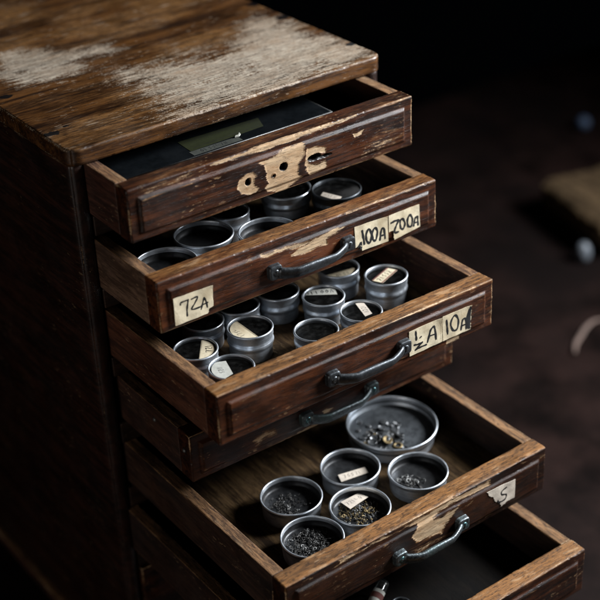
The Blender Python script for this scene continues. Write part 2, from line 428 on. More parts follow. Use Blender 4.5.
# ------------------------------------------------------------------ the cabinet
W = 260.0; H = 42.42; TS = 10.8; TF = 16.7
ZT = 89.1; THK = 13.7; OX = 15.0; DEPTH = 400.0; ZB = -445.0
Z = {1: 74.67, 2: 12.36, 3: -50.53, 4: -113.93, 5: -179.34, 6: -245.23, 7: -309.5, 8: -373.5}
PULL = {1: 60.3, 2: 88.3, 3: 154.6, 4: 104.9, 5: 219.9, 6: 273.0, 7: 3.0, 8: 2.0}
YAW = {1: -.0013, 2: -.0050, 3: -.0043, 4: -.0093, 5: .0077, 6: -.0002, 7: 0, 8: 0}
SAG = {1: .0079, 2: -.0086, 3: -.0076, 4: -.0007, 5: .0115, 6: -.0004, 7: 0, 8: 0}
ROLL = {1: -.0001, 2: .0013, 3: .0050, 4: -.0008, 5: .0033, 6: .0054, 7: 0, 8: 0}
DX = {1: -2.06, 2: -1.51, 3: .24, 4: 3.19, 5: 3.31, 6: -3.16, 7: 0, 8: 0}

cab = empty('drawer_cabinet', (0.13, 0.2, ZB*MM-.010))
tag(cab, 'worn dark brown wooden cabinet of small parts drawers with its drawers pulled out', 'cabinet')
def into(root):   # keep children in world coordinates
    inv = Matrix.Translation(-root.location)
    def fix(o): o.matrix_parent_inverse = inv; return o
    return fix
fixc = into(cab)

def top_wear_sheen(V, P, at, e):
    X, Y = V[:, 0], V[:, 1]
    top = V[:, 2] > ZT-2.0
    wx = (fnoise(V, (.05, .12, .1), 31, 4)-.5)*16
    wy = (fnoise(V, (.05, .12, .1), 47, 4)-.5)*10
    left = [(39, 220), (56, 215), (69, 198), (78, 178), (96, 177), (119, 173), (126, 161), (109, 155), (90, 156), (79, 146), (91, 139), (71, 137), (55, 136), (46, 125), (34, 131), (20, 132), (13, 146), (10, 158), (20, 190)]
    right = [(88, 112), (100, 110), (116, 101), (130, 108), (163, 99), (191, 89), (229, 121), (256, 153), (262, 128), (268, 57), (277, 5), (276, -6), (215, -6), (159, -6), (100, -6), (78, 2), (95, 14), (86, 50), (88, 77)]  # right patch: worn wood plus a grey sheen painted into the pale colour
    s = np.maximum(poly_sd(X+wx*1.6, Y+wy, left)/22, poly_sd(X+wx*1.6, Y+wy, right)/42)
    b = np.clip(.5+s*.5, 0, 1)
    # broken down by low frequency noise so it never reads as one cut-out
    b = b*(.70+.42*fnoise(V, (.03, .12, .1), 77, 4))
    at['bare'] = np.where(top, np.maximum(at['bare'], np.clip(b, 0, .70)), at['bare'])
    rim = np.where(top & (X < -OX+7), np.clip(1-(X+OX)/7, 0, 1)*.55*fnoise(V, (.1, .04, .1), 19, 3), 0)  # gloss highlight along the left arris, painted as pale bare wood
    at['bare'] = np.maximum(at['bare'], rim)
    at['worn'] = np.maximum(at['worn'], np.where(top, .25+.5*sstep(.35, .7, fnoise(V, (.012, .03, .1), 5, 3)), .35*fnoise(V, (.02, .1, .1), 8, 2)))
    d = np.zeros(len(V))
    for (sx, sy, sr) in ((-8, 34, 5), (-2, 125, 5), (272, 34, 4.5), (269, 128, 6), (270, 176, 6), (6, 40, 2)):
        q = np.hypot((X-sx)/1.5, Y-sy)+(fnoise(V, .4, 12, 2)-.5)*4
        d = np.maximum(d, np.where(top, 1-sstep(sr*.5, sr*1.1, q), 0))
    at['dirt_shade'] = np.maximum(at['dirt_shade'], d)
    P[:, 2] -= np.where(top, .5*sstep(.45, .6, at['bare'])*fnoise(V, (.1, .5, .1), 3, 2), 0)
    # hollow worn into the front arris near the middle left
    return P
fixc(board('top_panel', (-OX, -4, ZT-THK), (W+OX, DEPTH, ZT), (.9, .9, 1.4), M_top, cab, r=2.0, wear=.9, seed=3, plan=11, extra=top_wear_sheen, rough=.25))
for x0, x1, sd in ((-OX+.4, 0, 5), (W, W+OX-.4, 6)):
    fixc(board('side_panel', (x0, -.5, ZB+2), (x1, DEPTH-6, ZT-THK-.05), (5, 3, 3), M_case, cab, r=1.2, wear=.5, seed=sd, plan=7))
fixc(board('back_panel', (.3, DEPTH-16, ZB+2), (W-.3, DEPTH-8, ZT-THK-.1), (8, 4, 8), M_case, cab, r=.8, seed=7))
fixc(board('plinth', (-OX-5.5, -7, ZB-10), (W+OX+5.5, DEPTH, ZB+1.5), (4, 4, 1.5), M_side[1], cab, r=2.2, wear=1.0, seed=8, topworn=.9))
zl = [ZT-THK-.2] + [Z[i] for i in range(1, 9)]
for i in range(1, 9):
    top = Z[i]-H-1.6; bot = (Z[i+1]+1.6) if i < 8 else ZB+2
    if top-bot < 3: continue
    fixc(board('drawer_rail', (.3, 1.0, bot), (W-.3, 16, top), (4, 3, 3), M_rail, cab, r=.8, wear=.4, seed=20+i))

# ---- wear shapes on the drawer fronts (mm, x from the centre, z down from the top edge)
WEAR = {
 1: [([(-19.8,-11.8),(-14.5,-14.7),(-13.2,-20),(-12.6,-27.6),(-11,-31.4),(-15.8,-34.1),(-11.4,-37.9),(-5.1,-40),(-3.5,-43.5),(4.9,-43.5),(7.9,-41.6),(8,-39.1),(15.6,-37.3),(20.4,-36.3),(15.9,-30.7),(16.2,-24.2),(19.3,-20.1),(22.2,-16.9),(21.5,-12.5),(24.4,-9.3),(19.8,-7.9),(16.1,-8.5),(6.8,-8.2),(-.6,-9.2),(-8,-11)], 1.6, 1),
     ([(-37.3,-19.8),(-30.9,-18.1),(-24.6,-17.8),(-21.6,-21),(-24.9,-22.1),(-24.4,-28),(-20.2,-31.8),(-23,-34.2),(-31.2,-34.1),(-37.2,-31.3),(-39.4,-24.9)], 1.2, 1),
     ([(25.2,-13.6),(32.7,-14.7),(42.1,-17.4),(42.3,-21.8),(36.3,-20),(28.7,-19.7),(24.7,-23.4),(26.5,-27.3),(34,-28.8),(41.7,-28.6),(43.8,-33.5),(37.6,-35.8),(28,-36.5),(24.3,-32.5),(22.4,-26),(23,-19.6)], 1.2, 1),
     ([(-60,-1.2),(-32,-.4),(-19.7,1),(5.5,1),(22.2,1),(42.8,.5),(75,-.4),(75,-1.9),(40.8,-2.6),(23.8,-3.2),(7.1,-3.6),(-7.5,-4),(-21.9,-3.6),(-36,-3),(-60,-2.4)], 1.0, 1),
     ([(69,-14.4),(80,-13.4),(77.1,-16.8),(70.5,-18.2)], .6, 1),
     ([(76.9,-28),(97,-22.6),(117.4,-22.8),(117.4,-34.3),(96.9,-36.8),(76.7,-39.3)], 9, .62),
     ([(-122,-4),(-90,-3),(-70,-3.2),(-80,-5.5),(-112,-6.5)], 3, .7)],
 2: [([(-2,-13.6),(4.4,-11.5),(21.9,-8.9),(36.2,-10.3),(24.9,-13.3),(18.4,-14.9),(19.8,-19.6),(8.7,-18.7),(-2.3,-20.5),(-16.1,-18),(-9.8,-15.1)], 1.4, 1),
     ([(-41.5,-11),(-23.4,-11.2),(-2,-14.1),(4.4,-11.5),(-11,-9.6),(-41.3,-8)], 1.4, .95),
     ([(40,-1.6),(128,-1.2),(128,.6),(40,.6)], 1.2, .8)],
 3: [([(82,-37.4),(94.2,-37.6),(96,-42.3),(90.8,-43.9),(82.1,-42.9)], .8, 1)],
 4: [([(-75.2,-27.3),(-64.1,-24.5),(-54.7,-25.6),(-53.5,-31),(-64.4,-29.8),(-70.9,-32.5)], 3, .8),
     ([(-8.6,-29.7),(-4.6,-28.6),(2.3,-30.1),(-1.7,-31.8),(-6.8,-32.5)], 1.2, 1),
     ([(-32,-40.4),(-8.3,-39.6),(3.9,-39.2),(18,-39.6),(30,-40.8),(30,-43.5),(-32,-43.5)], 1.2, 1.1)],
 5: [([(-26.1,-4.9),(-9,-2),(8.5,-2.7),(26.3,-.9),(47,-1.7),(68,-2.5),(68.4,-7.5),(47.2,-6.7),(29,-5.9),(16.2,-6.7),(8.7,-8.8),(16.3,-10.9),(29.1,-10.2),(33,-11.2),(26.8,-17.1),(21.7,-20.6),(16.7,-26.6),(3.9,-24.7),(-8.7,-22.9),(-13.8,-15.2),(-8.8,-10.5),(-6.4,-6.2),(-21.2,-3.9),(-33.4,-4.6),(-59.7,-3.6),(-80.7,-5.1),(-80.6,-1.5),(-57.3,-2.5),(-38.2,-2)], 1.4, .9),
     ([(-11,-28.9),(4,-29),(27.2,-31.5),(16.9,-32.9),(-1,-34.5),(-8.5,-34.1)], 1.6, .62)],
 6: [([(0,-1),(128,-1),(128,1),(0,1)], 2, .7)],
}
HOLES = [(-29.9, -24.0, 2.3, 2.6, 9), (2.6, -21.6, 3.3, 2.9, 9), (31.5, -22.6, 5.5, 2.3, 7), (40, -24.2, 6.5, 1.2, 2.2), (-6.7, -26.2, 1.2, 1.1, 1.0)]
RAISE = 1.9; INS_X, INS_T, INS_B, BEV = 7.5, 7.0, 5.0, 3.1
TOPW = {1: .35, 2: .55, 3: .72, 4: .3, 5: .95, 6: .9, 7: .2, 8: .2}
def front_shape(i):
    def f(V, P, at, e):
        X, Zz = V[:, 0], V[:, 2]
        front = V[:, 1] <= 1e-6
        dd = np.minimum(np.minimum(X+W/2-INS_X, W/2-INS_X-X), np.minimum(-INS_T-Zz, Zz+H-INS_B))
        dd = dd+(fnoise(V, (.06, .2, .2), 90+i, 2)-.5)*.5
        rs = sstep(0, BEV, dd)
        P[:, 1] -= np.where(front, rs*RAISE, 0)
        # darker line at the foot of the moulding
        at['dirt_shade'] = np.maximum(at['dirt_shade'], np.where(front, np.exp(-((dd+.2)/.55)**2)*.42, 0))
        # rubbed arris of the raised panel
        rub = np.where(front, np.exp(-((dd-BEV*.95)/.7)**2), 0)*fnoise(V, (.05, .3, .3), 60+i, 3)
        at['worn'] = np.maximum(at['worn'], rub*.75)
        at['worn'] = np.maximum(at['worn'], np.where(front, .28*sstep(.45, .8, fnoise(V, (.02, .1, .1), 40+i, 3)), 0))
        wx = (fnoise(V, (.2, .2, .2), 101+i, 3)-.5)*2.4; wz = (fnoise(V, (.22, .22, .22), 203+i, 3)-.5)*1.8; halo = np.zeros(len(V))
        bare = np.zeros(len(V))
        near = V[:, 1] < 2.5
        for poly, soft, amt in WEAR.get(i, []):
            s = poly_sd(X+wx, np.where(Zz > -1e-6, V[:, 1]*.6, Zz)+wz, poly)
            bare = np.maximum(bare, np.where(near, np.clip(.5+s/(soft*2.1)*.5, 0, 1)*amt, 0))
            halo = np.maximum(halo, np.where(near, np.clip(1+s/(soft*1.0+.5), 0, 1)*amt*.7, 0))
        at['worn'] = np.maximum(at['worn'], halo*(.45+.8*fnoise(V, (.12, .3, .3), 55+i, 3)))
        if i == 1:
            for hx, hz, hr, hr2, dep in HOLES:
                q = np.hypot((X-hx)/hr, (Zz-hz)/hr2)+(fnoise(V, .5, 71, 2)-.5)*.3
                ins = np.where(front, 1-sstep(.8, 1.15, q), 0)
                P[:, 1] += ins*(dep+RAISE)
                at['dirt_shade'] = np.maximum(at['dirt_shade'], np.where(front, 1-sstep(1.02, 1.4, q), 0))  # holes blackened: the shade inside them painted into the colour
            # brown stain ring round the lost handle's foot
            q = np.hypot(X+6.7, (Zz+26.0)*1.1)
            bare = np.where(front, bare*sstep(1.6, 2.9, q+(fnoise(V, .5, 3, 2)-.5)), bare)
        if i in (2, 3, 4):   # rubbed tops
            pass
        chip = sstep(.45, .62, bare)
        P[:, 1] += np.where(front, chip*(.1+.3*fnoise(V, (.15, .5, .5), 11, 3)), 0)
        at['bare'] = np.maximum(at['bare'], bare)
        return P
    return f

PERF = 1.15
def outline(corners, perf=(), seed=0, torn=()):
    """corners (x,z) mm in order; edges listed in perf get stamp-like perforations, torn ones ragged steps"""
    r = random.Random(seed); out = []
    n = len(corners)
    for k in range(n):
        a = Vector(corners[k]); b = Vector(corners[(k+1) % n]); d = b-a; nrm = Vector((d.y, -d.x)).normalized()
        out.append(tuple(a))
        if k in perf:
            c = max(2, int(d.length/PERF))
            for j in range(c):
                for t, o in ((.25, 0), (.5, .34), (.75, 0)):
                    p = a+d*((j+t)/c); out.append(tuple(p-nrm*(o*.9) + Vector((r.uniform(-.05, .05), r.uniform(-.05, .05)))))
        else:
            c = max(2, int(d.length/(1.2 if k in torn else 3)))
            amp = .55 if k in torn else .12
            for j in range(1, c):
                p = a+d*(j/c); out.append(tuple(p+nrm*r.uniform(-amp, amp)))
    return out
def stroke(mb, pts, w, y0, axis='y', mi=1, thick=.05, seed=0, smooth=True):
    """marker stroke as a flat ribbon, mm -> m"""
    P = [Vector(p) for p in pts]
    if smooth and len(P) > 2:
        Q = []
        closed = (P[0]-P[-1]).length < 1e-6
        for i in range(len(P)-1):
            p0 = P[i-1] if i > 0 else (P[-2] if closed else P[0]); p1, p2 = P[i], P[i+1]
            p3 = P[i+2] if i+2 < len(P) else (P[1] if closed else P[-1])
            for t in (0, .2, .4, .6, .8):
                Q.append(.5*((2*p1)+(p2-p0)*t+(2*p0-5*p1+4*p2-p3)*t*t+(3*p1-p0-3*p2+p3)*t**3))
        Q.append(P[-1]); P = Q
    r = random.Random(seed+len(pts)); n = len(P); A = []; B = []
    for i, p in enumerate(P):
        t = (P[min(i+1, n-1)]-P[max(i-1, 0)])
        t = t.normalized() if t.length > 1e-9 else Vector((1, 0)); nr = Vector((-t.y, t.x))
        ww = w*.5*(1+.18*math.sin(i*1.3+seed)+r.uniform(-.08, .08))
        if i in (0, n-1): ww *= .75
        ex = t*(w*.3)*(-1 if i == 0 else 1) if i in (0, n-1) else Vector((0, 0))
        A.append(p+ex+nr*ww); B.append(p+ex-nr*ww)
    def T(p, a): return (p.x*MM, a*MM, p.y*MM) if axis == 'y' else (p.x*MM, p.y*MM, a*MM)
    vs = [T(p, y0) for p in A]+[T(p, y0) for p in B]
    mb.add(vs, [(i, i+1, n+i+1, n+i) for i in range(n-1)], mi)

INK = {
 'seven': [[(-113.2,-22.8),(-112.6,-21),(-106.5,-20.8)], [(-106.5,-20.8),(-108.1,-27),(-108.5,-33.6)], [(-104,-21.4),(-98.6,-21.3),(-101,-25),(-104.4,-29.6),(-96.8,-30.3)], [(-96.6,-32.5),(-94.6,-27.5),(-93.4,-23.8)], [(-93.4,-23.8),(-92,-27.5),(-91.2,-32.8)], [(-96.2,-29.5),(-90.6,-28.9)]],
 'hundred': [[(52.4,-18.8),(53.4,-25),(54.4,-31.5)], [(48.4,-31.8),(51.2,-28.8),(51,-34)], [(58.8,-19.6),(61.4,-25),(59.9,-31.7),(57,-29.9),(56.1,-24),(58.8,-19.6)], [(65.1,-20.7),(67.4,-24.6),(65.8,-31.3),(63,-30.4),(62.3,-24.5),(65.1,-20.7)], [(69.8,-33.2),(70.6,-28),(71.8,-23.9),(74,-24.8),(75,-33.4)], [(70.4,-29.7),(74.7,-29.8)]],
 'twohundred': [[(81.1,-21.9),(85,-21.3),(89.2,-22.0)], [(89.2,-22.0),(86.6,-25.5),(84.4,-29.4)], [(84.4,-29.0),(85.0,-31.6),(88.6,-32.0)], [(92.9,-21.9),(95.3,-26.7),(93.7,-31.1),(90.9,-29.3),(90.6,-23.5),(92.9,-21.9)], [(100.5,-21.1),(102.9,-25.2),(101.9,-31.3),(98.5,-30.2),(98,-24.3),(100.5,-21.1)], [(104.2,-32.1),(105.2,-28),(106.3,-25.4),(108.4,-25.7),(108.9,-32.9)], [(104.7,-29.8),(108.9,-29.9)]],
 'half': [[(48.4,-15.4),(48.7,-19),(49.1,-23.3)], [(52.7,-22.7),(53.9,-22.1)], [(46.8,-26.9),(50.5,-27.6),(55.2,-27.4)], [(55.2,-27.4),(51.5,-29.6),(48.0,-31.9)], [(48.0,-32.0),(53,-31.2),(59.4,-31.4)], [(60.4,-29.7),(62,-24),(63.8,-19.3),(67.2,-18.7),(68.9,-30.2)], [(61.2,-24.8),(68.5,-25.1)]],
 'ten': [[(79.5,-17.3),(80.2,-24),(80.9,-30.3)], [(88.3,-16.2),(91.9,-22.1),(90.6,-29.4),(86.2,-28.8),(83.8,-21.4),(88.3,-16.2)], [(94.8,-32),(96.1,-23.9),(99.2,-23.7),(100.2,-33)], [(94.9,-28.6),(101,-28.5)]],
 'ess': [[(84.6,-16.4),(79.6,-17.8),(79.4,-21),(84.6,-23.6),(83.4,-27.4),(77.6,-27.8),(75.4,-25.2)]],
}
def front_label(drawer, name, corners, keys, label, mat=None, perf=(), torn=(), seed=0, w=1.25, blot=None, extra_ink=()):
    mb = MB(); y = -RAISE-.34
    ol = outline(corners, perf, seed, torn)
    mb.prism([(a*MM, b*MM) for a, b in ol], y*MM, (y+.3)*MM, 'y', 0)
    for j, k in enumerate(keys):
        for q, s in enumerate(INK[k]): stroke(mb, s, w*(.8 if k == 'half' and 2 <= q <= 4 else 1), y-.05, 'y', 1, seed=seed+q)
    if blot: mb.prism([(a*MM, b*MM) for a, b in blot], (y-.05)*MM, (y-.03)*MM, 'y', 1)
    for s in extra_ink: stroke(mb, s, .25, y-.05, 'y', 1, smooth=False)
    o = mb.build(name, [mat or M_paper, M_ink], drawer); o['label'] = label
    import bmesh
    bm = bmesh.new(); bm.from_mesh(o.data)
    for _ in range(2):
        bmesh.ops.triangulate(bm, faces=[f for f in bm.faces if len(f.verts) > 4 or (len(f.verts) == 3 and f.calc_area() > 2e-6)])
        bmesh.ops.subdivide_edges(bm, edges=[e for e in bm.edges if e.calc_length() > .004], cuts=2, use_grid_fill=True)
    bmesh.ops.triangulate(bm, faces=[f for f in bm.faces if len(f.verts) > 4])
    r = random.Random(seed*3+1); xs_ = [c[0] for c in corners]; zs_ = [c[1] for c in corners]
    c0_ = (max(xs_), max(zs_)) if r.random() < .5 else (min(xs_), min(zs_)); p_ = r.uniform(0, 6)
    for v in bm.verts:
        x, z = v.co.x/MM, v.co.z/MM
        d = math.hypot(x-c0_[0], z-c0_[1]); lift = 1.1*max(0, 1-d/13)**2
        lift += .10*(1+math.sin(x*.42+z*.21+p_))+.06*(1+math.sin(z*.8-x*.15))
        v.co.y -= lift*MM
    bm.to_mesh(o.data); bm.free()
    return o

def handle(drawer, xl, xr, zc, mat, seed=0):
    """cast bow handle: two thick square feet with a screw each, a flattened bar bowed out and down between them"""
    mb = MB(); y0 = -RAISE
    rx = Matrix.Rotation(math.radians(90), 3, 'X') @ Matrix.Scale(MM, 3)
    def sq(x, z, h, k, p=.42):
        out = []
        for q in range(32):
            a = 2*math.pi*q/32; ca, sa = math.cos(a), math.sin(a)
            out.append(((x+h*k*math.copysign(abs(ca)**p, ca))*MM, (z+h*k*math.copysign(abs(sa)**p, sa))*MM))
        return out
    for x in (xl, xr):
        lev = [(y0+.3, 1.04), (y0-.8, 1.0), (y0-3.4, .97), (y0-4.2, .9), (y0-4.45, .74)]
        vs = []; fs = []
        for y, k in lev: vs += [(u, y*MM, w_) for u, w_ in sq(x, zc, 5.9, k)]
        for j in range(len(lev)-1):
            for q in range(32): fs.append((j*32+q, j*32+(q+1) % 32, (j+1)*32+(q+1) % 32, (j+1)*32+q))
        fs.append(tuple(range(len(vs)-32, len(vs)))); mb.add(vs, fs, 0, False)
        mb.lathe([(.0, .75), (1.6, .65), (2.6, .3), (2.75, -.2)], 20, (x*MM, (y0-4.4)*MM, zc*MM), 1, rot=rx)
        mb.box((x*MM, (y0-5.1)*MM, zc*MM), (4.2*MM, .3*MM, .75*MM), 2, Matrix.Rotation(rnd.uniform(0, 3.1), 3, 'Y'))
    pts = []; rad = []; n = 30
    for k in range(n+1):
        t = k/n; s_ = math.sin(math.pi*t); bow = min(1, s_*1.5)**.75
        pts.append(((xl+2.8+(xr-xl-5.6)*t)*MM, (y0-2.0-6.2*bow)*MM, (zc-1.6-1.8*bow)*MM))
        rad.append((1.9+.95*s_+.9*(1-bow)+.25*math.sin(t*5+1))*MM)
    mb.tube(pts, rad, 14, 0, flat=1.9, up=Vector((0, -.35, .95)))
    return mb.build('handle', [mat, M_screw if mat is M_patina else M_iron, M_gunk], drawer)

DR = {}
def floor_z(i): return -H+7.2+{5: 5.0, 3: 2.0}.get(i, 0)
def make_drawer(i):
    d = board('drawer', (-W/2+TS-.5, TF-.5, -H+3.0), (W/2-TS+.5, 318, floor_z(i)), (4, 2.5, 2), M_floor_shaded if i in (4, 6) else M_floor, cab, r=.3, wear=.1, seed=200+i)
    d.location = ((W/2+DX[i])*MM, -PULL[i]*MM, Z[i]*MM); d.rotation_euler = (SAG[i], ROLL[i], YAW[i]); fixc(d)
    DR[i] = d
    det = i <= 6
    st = (.55, 1.1, .5) if det else (3, 3, 1.5)
    board('front_panel', (-W/2, 0, -H), (W/2, TF, 0), st, M_front.get(i, M_front[4]), d, r=1.6, wear=.85 if i != 5 else 1.0, seed=i*7, topworn=TOPW[i], extra=front_shape(i), rough=.16)
    if det:
        for s in (-1, 1):
            x0 = -W/2+.25 if s < 0 else W/2-TS
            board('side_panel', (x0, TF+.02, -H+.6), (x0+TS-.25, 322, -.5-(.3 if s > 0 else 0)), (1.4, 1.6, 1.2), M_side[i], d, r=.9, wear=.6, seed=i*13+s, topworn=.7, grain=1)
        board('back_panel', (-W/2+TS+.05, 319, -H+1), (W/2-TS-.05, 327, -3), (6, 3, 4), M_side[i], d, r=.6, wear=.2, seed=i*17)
    return d
for i in range(1, 9): make_drawer(i)
names = {1: 'top drawer front missing its handle, bare wood round three screw holes', 2: 'drawer labelled 7ZA, 100A and 200A',
         3: 'drawer labelled 10A beside a worn half mark', 4: 'drawer only slightly open under the 10A drawer', 5: 'long open drawer of six uncovered tins with a torn label',
         6: 'lowest open drawer holding a glass vial'}
for i, t in names.items(): DR[i]['label'] = t
handle(DR[2], -31.6, 37.3, -24.5, M_iron); handle(DR[3], -31.9, 35.9, -23.6, M_iron)
handle(DR[4], -25.3, 40.1, -27.6, M_patina); handle(DR[5], -26.5, 36.5, -27.0, M_patina)
for i in (6, 7, 8): handle(DR[i], -28, 36, -25, M_patina)

front_label(DR[2], 'paper_label', [(-118.5, -15.9), (-85.5, -16.4), (-86.1, -33.6), (-89.6, -34.4), (-91.2, -38.0), (-118.9, -38.1)], ['seven'], 'cream paper label reading 7ZA', seed=1, torn=(2, 3), w=1.35)
front_label(DR[2], 'paper_label', [(45.2, -13.6), (77.6, -14.6), (78.2, -36.8), (52, -36.3), (49.6, -30.0), (45.7, -31.7)], ['hundred'], 'cream paper label reading 100A', perf=(1, 5), torn=(3, 4), seed=2, w=2.0)
front_label(DR[2], 'paper_label', [(79.0, -14.9), (110, -14.8), (111, -34.9), (84.2, -37.6), (83.4, -29.2), (79.2, -29.4)], ['twohundred'], 'cream paper label reading 200A, torn at its lower left', perf=(1, 5), torn=(3, 4), seed=3, w=2.0)
front_label(DR[3], 'paper_label', [(42, -13.4), (74.9, -13.0), (75.5, -35.0), (42.6, -35.4)], ['half'], 'cream paper label with a sideways half mark and A', perf=(1, 3), seed=4, w=2.0,
            extra_ink=[[(73.4, -15-k*1.5), (74.2, -15.3-k*1.5)] for k in range(12)])
front_label(DR[3], 'paper_label', [(75.7, -12.9), (105.2, -13.2), (104.7, -34.9), (76.2, -35.1)], ['ten'], 'cream paper label reading 10A with a black blot', perf=(3,), torn=(1,), seed=5, w=1.9,
            blot=[(99.8, -22.5), (101.5, -17), (103.8, -13.4), (104.9, -15), (104.4, -34.4), (101.6, -34), (100.3, -28)])
front_label(DR[5], 'paper_label', [(63.2, -11), (76, -11.4), (94, -13), (94.2, -31.5), (86, -31), (79.5, -33.4), (78.4, -28.5), (72.9, -24.7), (70, -19), (66, -16)], ['ess'], 'torn white remnant of a paper label', mat=M_paperw, torn=(3, 4, 5, 6, 7, 8, 9), seed=6, w=1.5)
# nail heads in the fourth drawer's side
for y, z in ((52, -12), (9, -17)):
    mb = MB(); mb.lathe([(0, 1.1), (1.2, .8), (1.9, .1), (1.9, -1.0)], 16, ((-W/2-.0)*MM, y*MM, z*MM), 0, Matrix.Rotation(math.radians(-90), 3, 'Y') @ Matrix.Scale(MM, 3)); mb.build('nail_head', M_steel, DR[4])

# ------------------------------------------------------------------ things in the drawers
def drawer_M(i):
    # drawer's world matrix (its parent only cancels itself out)
    return Matrix.Translation(Vector(((W/2+DX[i])*MM, -PULL[i]*MM, Z[i]*MM))) @ Euler((SAG[i], ROLL[i], YAW[i])).to_matrix().to_4x4()
def place(o, i, x, y, z, rz=0, extra=None):
    m = drawer_M(i) @ Matrix.Translation(Vector((x*MM, y*MM, z*MM))) @ Matrix.Rotation(rz, 4, 'Z')
    if extra is not None: m = m @ extra
    o.matrix_world = m
    o.location, o.rotation_euler = m.to_translation(), m.to_euler()
    return o

def scrib(mb, cx, cy, ang, n, h, z, mi, seed, w=.38):
    """small handwritten figures, unreadable at this size as in the photo"""
    r = random.Random(seed)
    G = [[(0, 1), (.1, 0)], [(0, .9), (.5, 1), (.5, .6), (0, 0), (.6, 0)], [(0, 1), (.6, 1), (.2, 0)], [(.6, 1), (.1, .7), (.5, .35), (.1, 0)], [(.3, 1), (0, .5), (.3, 0), (.6, .5), (.3, 1)], [(0, 0), (.3, 1), (.6, 0)], [(0, 1), (0, .4), (.6, .45)], [(0, 0), (0, 1), (.5, 0), (.5, 1)]]
    ca, sa = math.cos(ang), math.sin(ang); adv = h*.85
    for k in range(n):
        g = r.choice(G); ox = (k-n/2)*adv
        pts = []
        for u, v in g:
            x, y = ox+u*h*.8, (v-.5)*h+r.uniform(-.1, .1)
            pts.append((cx+x*ca-y*sa, cy+x*sa+y*ca))
        stroke(mb, pts, w, z, 'z', mi, seed=k, smooth=False)

def tin_mesh(r, h, lid, floor=None):
    """drawn metal pot (mm): slightly tapered body, rolled rim; a lidded one has a ridged collar. Slot 1 is the darker inside."""
    mb = MB(); rb = r*.93
    fl = floor if floor is not None else (h-6 if lid else h-9)
    P = [(0, 0), (rb-1.5, 0), (rb-.3, .5), (rb, 1.6)]
    if lid:
        P += [(rb+.1, h*.36), (rb+.15, h*.44), (r-.35, h*.47), (r-.05, h*.50), (r+.15, h*.55), (r-.25, h*.60), (r-.7, h*.66), (r-.75, h*.70), (r-.2, h*.75), (r-.2, h-2.0)]
    else:
        P += [(rb+.25, h*.3), (rb+.5, h*.5), (r-1.1, h*.72), (r-.95, h*.76), (r-.3, h*.79), (r-.2, h-2.0)]
    P += [(r+.1, h-1.7), (r+.3, h-1.0), (r+.25, h-.4), (r-.05, h-.06), (r-.5, h), (r-.9, h-.05), (r-1.15, h-.35), (r-1.25, h-1.0), (r-1.3, h-2.0), (r-1.35, h-3.6)]
    mb.lathe([(a*MM, b*MM) for a, b in P], 96, wob=.008, seed=int(r*100))
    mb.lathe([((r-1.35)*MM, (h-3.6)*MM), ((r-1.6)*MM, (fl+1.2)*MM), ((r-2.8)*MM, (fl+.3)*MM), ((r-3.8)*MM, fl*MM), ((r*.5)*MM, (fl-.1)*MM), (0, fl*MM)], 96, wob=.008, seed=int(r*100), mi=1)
    return mb

def slip_poly(r, lim):
    out = []
    for x, y in r:
        d = math.hypot(x, y)
        if d > lim: x, y = x*lim/d, y*lim/d
        out.append((x, y))
    return out
def sub_edge(poly, step=2.0):
    out = []
    for k in range(len(poly)):
        a = Vector(poly[k]); b = Vector(poly[(k+1) % len(poly)]); n = max(1, int((b-a).length/step))
        out += [tuple(a+(b-a)*(j/n)) for j in range(n)]
    return out

def tin(i, x, y, r, h, label, group, lid=True, mat=None, slip=None, ns=5, papermat=None, seed=0, tilt=(0, 0), blotch=False, inside=None, band=False):
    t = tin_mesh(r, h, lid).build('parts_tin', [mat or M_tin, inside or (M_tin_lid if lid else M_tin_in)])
    place(t, i, x, y, floor_z(i)+.05, rnd.uniform(0, 6.28)*0, Euler((tilt[0], tilt[1], 0)).to_matrix().to_4x4())
    tag(t, label, 'tin', group)
    if lid:
        g = MB(); g.lathe([(0, (h-1.75)*MM), ((r-1.4)*MM, (h-1.75)*MM)], 64)
        g.build('glass_lid', M_glass, t)
    if slip:
        P = slip_poly(sub_edge([(a-x, b-y) for a, b in slip]), r-2.6)
        mb = MB(); z0 = h-1.7
        mb.prism([(a*MM, b*MM) for a, b in P], z0*MM, (z0+.18)*MM, 'z', 0)
        a = Vector(slip[1])-Vector(slip[0]); b = Vector(slip[2])-Vector(slip[1])
        ln = a if a.length > b.length else b
        cx = sum(p[0] for p in slip)/len(slip)-x; cy = sum(p[1] for p in slip)/len(slip)-y
        cd = math.hypot(cx, cy); k = min(1, (r-7)/cd) if cd > 0 else 1
        ang = math.atan2(ln.y, ln.x)
        if math.cos(ang) < 0: ang += math.pi
        if band:   # reddish edge lines of the printed slip
            A, B, C, D = [Vector((a-x, b-y)) for a, b in slip]
            for u, v, o_ in ((A, B, D), (D, C, A)):
                inn = (o_-u)*.13; q = [u, v, v+inn, u+inn]
                q = slip_poly(sub_edge([tuple(t_) for t_ in q]), r-2.6)
                mb.prism([(a_*MM, b_*MM) for a_, b_ in q], (z0+.2)*MM, (z0+.24)*MM, 'z', 2)
        scrib(mb, cx*k, cy*k, ang, ns, 3.6 if not blotch else 4.5, z0+.22, 1, seed, .5 if not blotch else .9)
        mb.build('paper_slip', [papermat or M_paper, M_ink, M_red], t)
    return t

